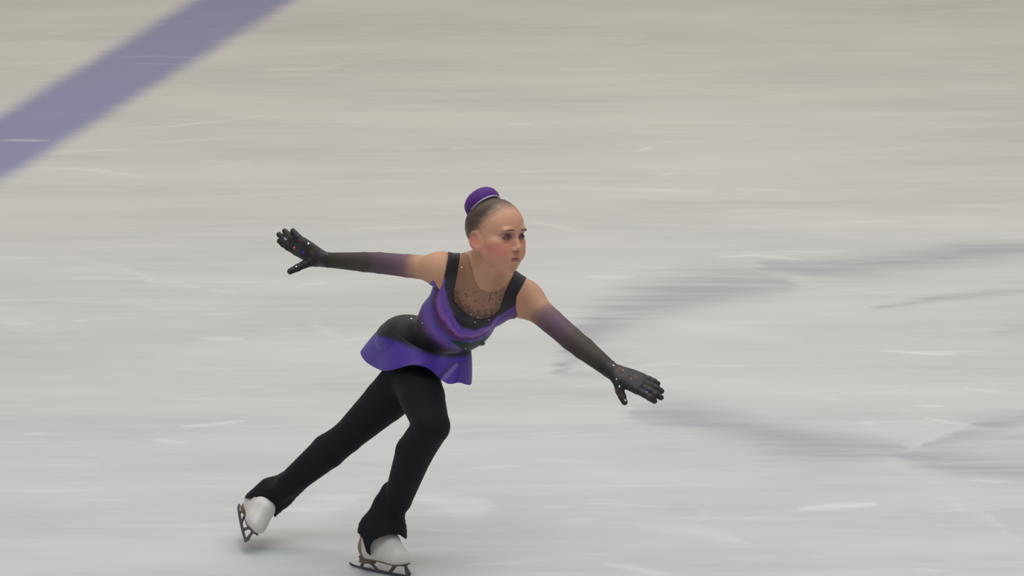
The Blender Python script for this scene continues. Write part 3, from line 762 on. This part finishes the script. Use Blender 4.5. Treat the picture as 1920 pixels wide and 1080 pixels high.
# ------------------------------------------------------------------ skates
leatherm = material('white_leather', .38, attr=True, noise=.05, nscale=80, coat=.2)
solem = material('brown_sole', .5, color=lin(112, 88, 76), noise=.1, nscale=120)
steelm = material('blade_steel', .35, color=lin(92, 88, 98), metal=.6, noise=.1, nscale=90)
lacem = material('lace_cotton', .8, color=lin(205, 198, 186), noise=.1)
hookm = material('hook_steel', .3, color=lin(150, 145, 150), metal=.9, noise=.05)
def skate(origin, fwd, up, sc=1.0):
    """origin = middle of the blade's edge; fwd = heel to toe; up = blade to sole"""
    f = np.array(fwd, float); f /= np.linalg.norm(f); u = np.array(up, float); u -= f*(u@f); u /= np.linalg.norm(u); s = np.cross(f, u)
    M = np.stack([f, s, u]); Wd = lambda x, y, z: origin+(f*x+s*y+u*z)*sc
    def ex(prims, h, **k):
        return extract(prims, h, **k)
    E = lambda x, y, z, a, b, c, k=.01, op='u': ell(Wd(x, y, z), (a*sc, b*sc, c*sc), M, k, op)
    C = lambda a, b, r1, r2, k=.01: cone(Wd(*a), Wd(*b), r1*sc, r2*sc, k)
    bootp = [E(.072, 0, .070, .046, .037, .026), E(.030, 0, .074, .050, .034, .030, .02), E(-.030, 0, .080, .046, .029, .032, .02), E(-.060, 0, .088, .030, .028, .030, .02),
             C((-.050, 0, .09), (-.045, 0, .175), .036, .040, .03), C((.0, 0, .095), (-.035, 0, .16), .030, .034, .03), C((.060, 0, .084), (.034, 0, .122), .032, .038, .03)]
    fl = lambda P: (.052*sc)-(P-origin)@u
    tp_ = lambda P: (P-origin)@u-(.185*sc)
    V, F = ex(bootp, .0018, region=lambda P: np.maximum(fl(P), tp_(P)))
    lx = (V-origin)@f/sc; lz = (V-origin)@u/sc
    sk = part('ice_skate', V, F, leatherm, colors=mix(np.tile(lin(214, 206, 200), (len(V), 1)), lin(128, 100, 88), 1-smoothstep(-.064, -.056, lx+.15*(lz-.08))))
    # sole and stacked heel
    def slab(poly, z0, z1, name, m, bev=0):
        n = len(poly); V = [Wd(x, y, z0) for x, y in poly]+[Wd(x, y, z1) for x, y in poly]
        F = [tuple(range(n))[::-1], tuple(range(n, 2*n))]+[(i, (i+1) % n, n+(i+1) % n, n+i) for i in range(n)]
        return part(name, V, F, m, sk, smooth=False)
    prof = [(-.092, .0), (-.088, .018), (-.07, .026), (-.04, .025), (-.01, .022), (.02, .027), (.05, .035), (.08, .034), (.10, .024), (.113, .0)]
    sole = prof+[(x, -y) for x, y in prof[-2:0:-1]]
    slab(sole, .047, .054, 'sole', solem)
    hp = [(-.090, 0), (-.086, .017), (-.068, .024), (-.035, .022), (-.026, 0)]; hp = hp+[(x, -y) for x, y in hp[-2:0:-1]]
    slab(hp, .032, .050, 'heel', solem)
    # blade: runner, posts, toe pick, plates as one side profile, extruded
    def ext(poly, t, name, m):
        n = len(poly); V = [Wd(x, -t, z) for x, z in poly]+[Wd(x, t, z) for x, z in poly]
        bm = bmesh.new(); vs = [bm.verts.new(v-BASE) for v in V]
        bm.faces.new(vs[:n][::-1]); bm.faces.new(vs[n:])
        for i in range(n): bm.faces.new((vs[i], vs[(i+1) % n], vs[n+(i+1) % n], vs[n+i]))
        bmesh.ops.triangulate(bm, faces=[fc for fc in bm.faces if len(fc.verts) > 4])
        bmesh.ops.recalc_face_normals(bm, faces=bm.faces)
        return bm
    whole = bmesh.new()
    def addp(poly, t):
        b_ = ext(poly, t, '', None); me = bpy.data.meshes.new('x'); b_.to_mesh(me); b_.free(); whole.from_mesh(me); bpy.data.meshes.remove(me)
    xs = np.linspace(-.128, .118, 26)
    lowz = lambda x: .0+.9*x*x*.35
    addp([(x, lowz(x)) for x in xs]+[(x, lowz(x)+.0115-.004*abs(x)/.128) for x in xs[::-1]], .0024)
    addp([(-.128, .006), (-.140, .0135), (-.138, .018), (-.118, .0125)], .0024)
    addp([(.112, .004), (.120, .003), (.119, .008), (.126, .009), (.123, .014), (.129, .018), (.124, .024), (.112, .040), (.106, .052), (.094, .052), (.102, .030), (.106, .012)], .0026)
    addp([(.030, .009), (.044, .009), (.076, .050), (.060, .052)], .0026)
    addp([(-.092, .008), (-.080, .008), (-.072, .034), (-.084, .034)], .0026)
    addp([(-.020, .008), (-.006, .008), (-.046, .036), (-.060, .036)], .0026)
    addp([(.052, .049), (.112, .049), (.112, .0515), (.052, .0515)], .022)
    addp([(-.088, .0305), (-.036, .0305), (-.036, .034), (-.088, .034)], .018)
    me = bpy.data.meshes.new('blade'); whole.to_mesh(me); whole.free(); me.materials.append(steelm)
    bo = bpy.data.objects.new('blade', me); COL.objects.link(bo); bo.parent = sk
    # laces
    lp = []
    for i in range(5):
        x = .052-i*.013; z = .098+i*.011
        hitz = z+.004
        lp += [cone(Wd(x, -.018, z-.003), Wd(x-.006, 0, hitz+.003), .0021*sc, .0021*sc, .001), cone(Wd(x-.006, 0, hitz+.003), Wd(x-.012, .018, z+.004), .0021*sc, .0021*sc, .001),
               cone(Wd(x, .018, z-.003), Wd(x-.006, 0, hitz+.003), .0021*sc, .0021*sc, .001), cone(Wd(x-.006, 0, hitz+.003), Wd(x-.012, -.018, z+.004), .0021*sc, .0021*sc, .001)]
    V, F = ex(lp, .0012)
    la = part('laces', V, F, lacem, sk)
    return sk, Wd, M, bootp
p_heel, p_toe = ICE(658, 1064), ICE(772, 1086)
f0 = p_toe-p_heel; SCF = .81
sk1, WF, MF, bootF = skate(mid(p_heel, p_toe, .5)+np.array([0, 0, .0003]), f0, (.03, .05, 1), SCF)
sk1['label'] = 'white skate gliding on the ice'
rh, rt = W(444, 955, .36), W(458, 1018, .17)
sk2, WR, MR, bootR = skate(mid(rh, rt, .5), rt-rh, (.72, -.15, .68), SCF)
sk2['label'] = 'white skate lifted behind her'

# ------------------------------------------------------------------ leggings that run down over the boots
legm = material('black_knit', .8, color=lin(24, 25, 28), spec=.2, sheen=.04, noise=.08, nscale=300, bump=.3, bscale=900)
yF = WF(-.035, 0, .12)[1]
cuffF = [cone(WF(-.040, 0, .165), WF(-.045, 0, .085), .046*SCF, .046*SCF, .02), cone(W(737, 925, yF-.01), W(729, 950, yF), px(23), px(28), .01), cone(W(729, 950, yF), W(717, 1000, yF), px(28), px(42), .01), cone(W(717, 1000, yF), W(708, 1030, yF+.01), px(42), px(34), .02)]
yR = WR(-.035, 0, .13)[1]
cuffR = [cone(WR(-.040, 0, .165), WR(-.045, 0, .095), .050*SCF, .048*SCF, .02), cone(W(563, 893, yR-.02), W(522, 924, yR), px(23), px(29), .01), cone(W(522, 924, yR), W(489, 951, yR), px(29), px(31), .01)]
hemF = [(600, 640), (900, 640), (900, 900), (790, 960), (763, 1012), (750, 1003), (731, 1001), (712, 1007), (699, 1014), (694, 1024), (694, 1042), (687, 1034), (680, 1010), (672, 999), (650, 1000)]
hemR = [(540, 640), (900, 640), (900, 860), (580, 960), (517, 972), (506, 955), (488, 938), (476, 930), (470, 935), (440, 930)]
pel_cut = lambda P: (P-pelv)@sp_d-.05
legF = legs[:5]+cuffF; legRr = legs[5:]+cuffR
sepF = lambda P: np.maximum(pixreg(hemF)(P), pel_cut(P))
sepR = lambda P: np.maximum(pixreg(hemR)(P), pel_cut(P))
both = torso[7:10]+legF+legRr
def leg_region(P):
    df = sd(legF, P); dr = sd(legRr, P)
    return np.where(df < dr, pixreg(hemF)(P), pixreg(hemR)(P))
V, F = extract(both, .0022, region=leg_region, off=.0022)
fold = .0009*np.sin(V[:, 2]*420+2*fnoise(V, 10, 5))*smoothstep(.22, .10, V[:, 2])
V = V+np.stack([fold, fold*.3, fold*0], 1)
part('leggings', V, F, legm)
print('joints z', [round(float(v[2]), 3) for v in (knL, anL, knR, anR, hipL)], 'verts', sum(len(o.data.vertices) for o in COL.objects if o.type == 'MESH'))
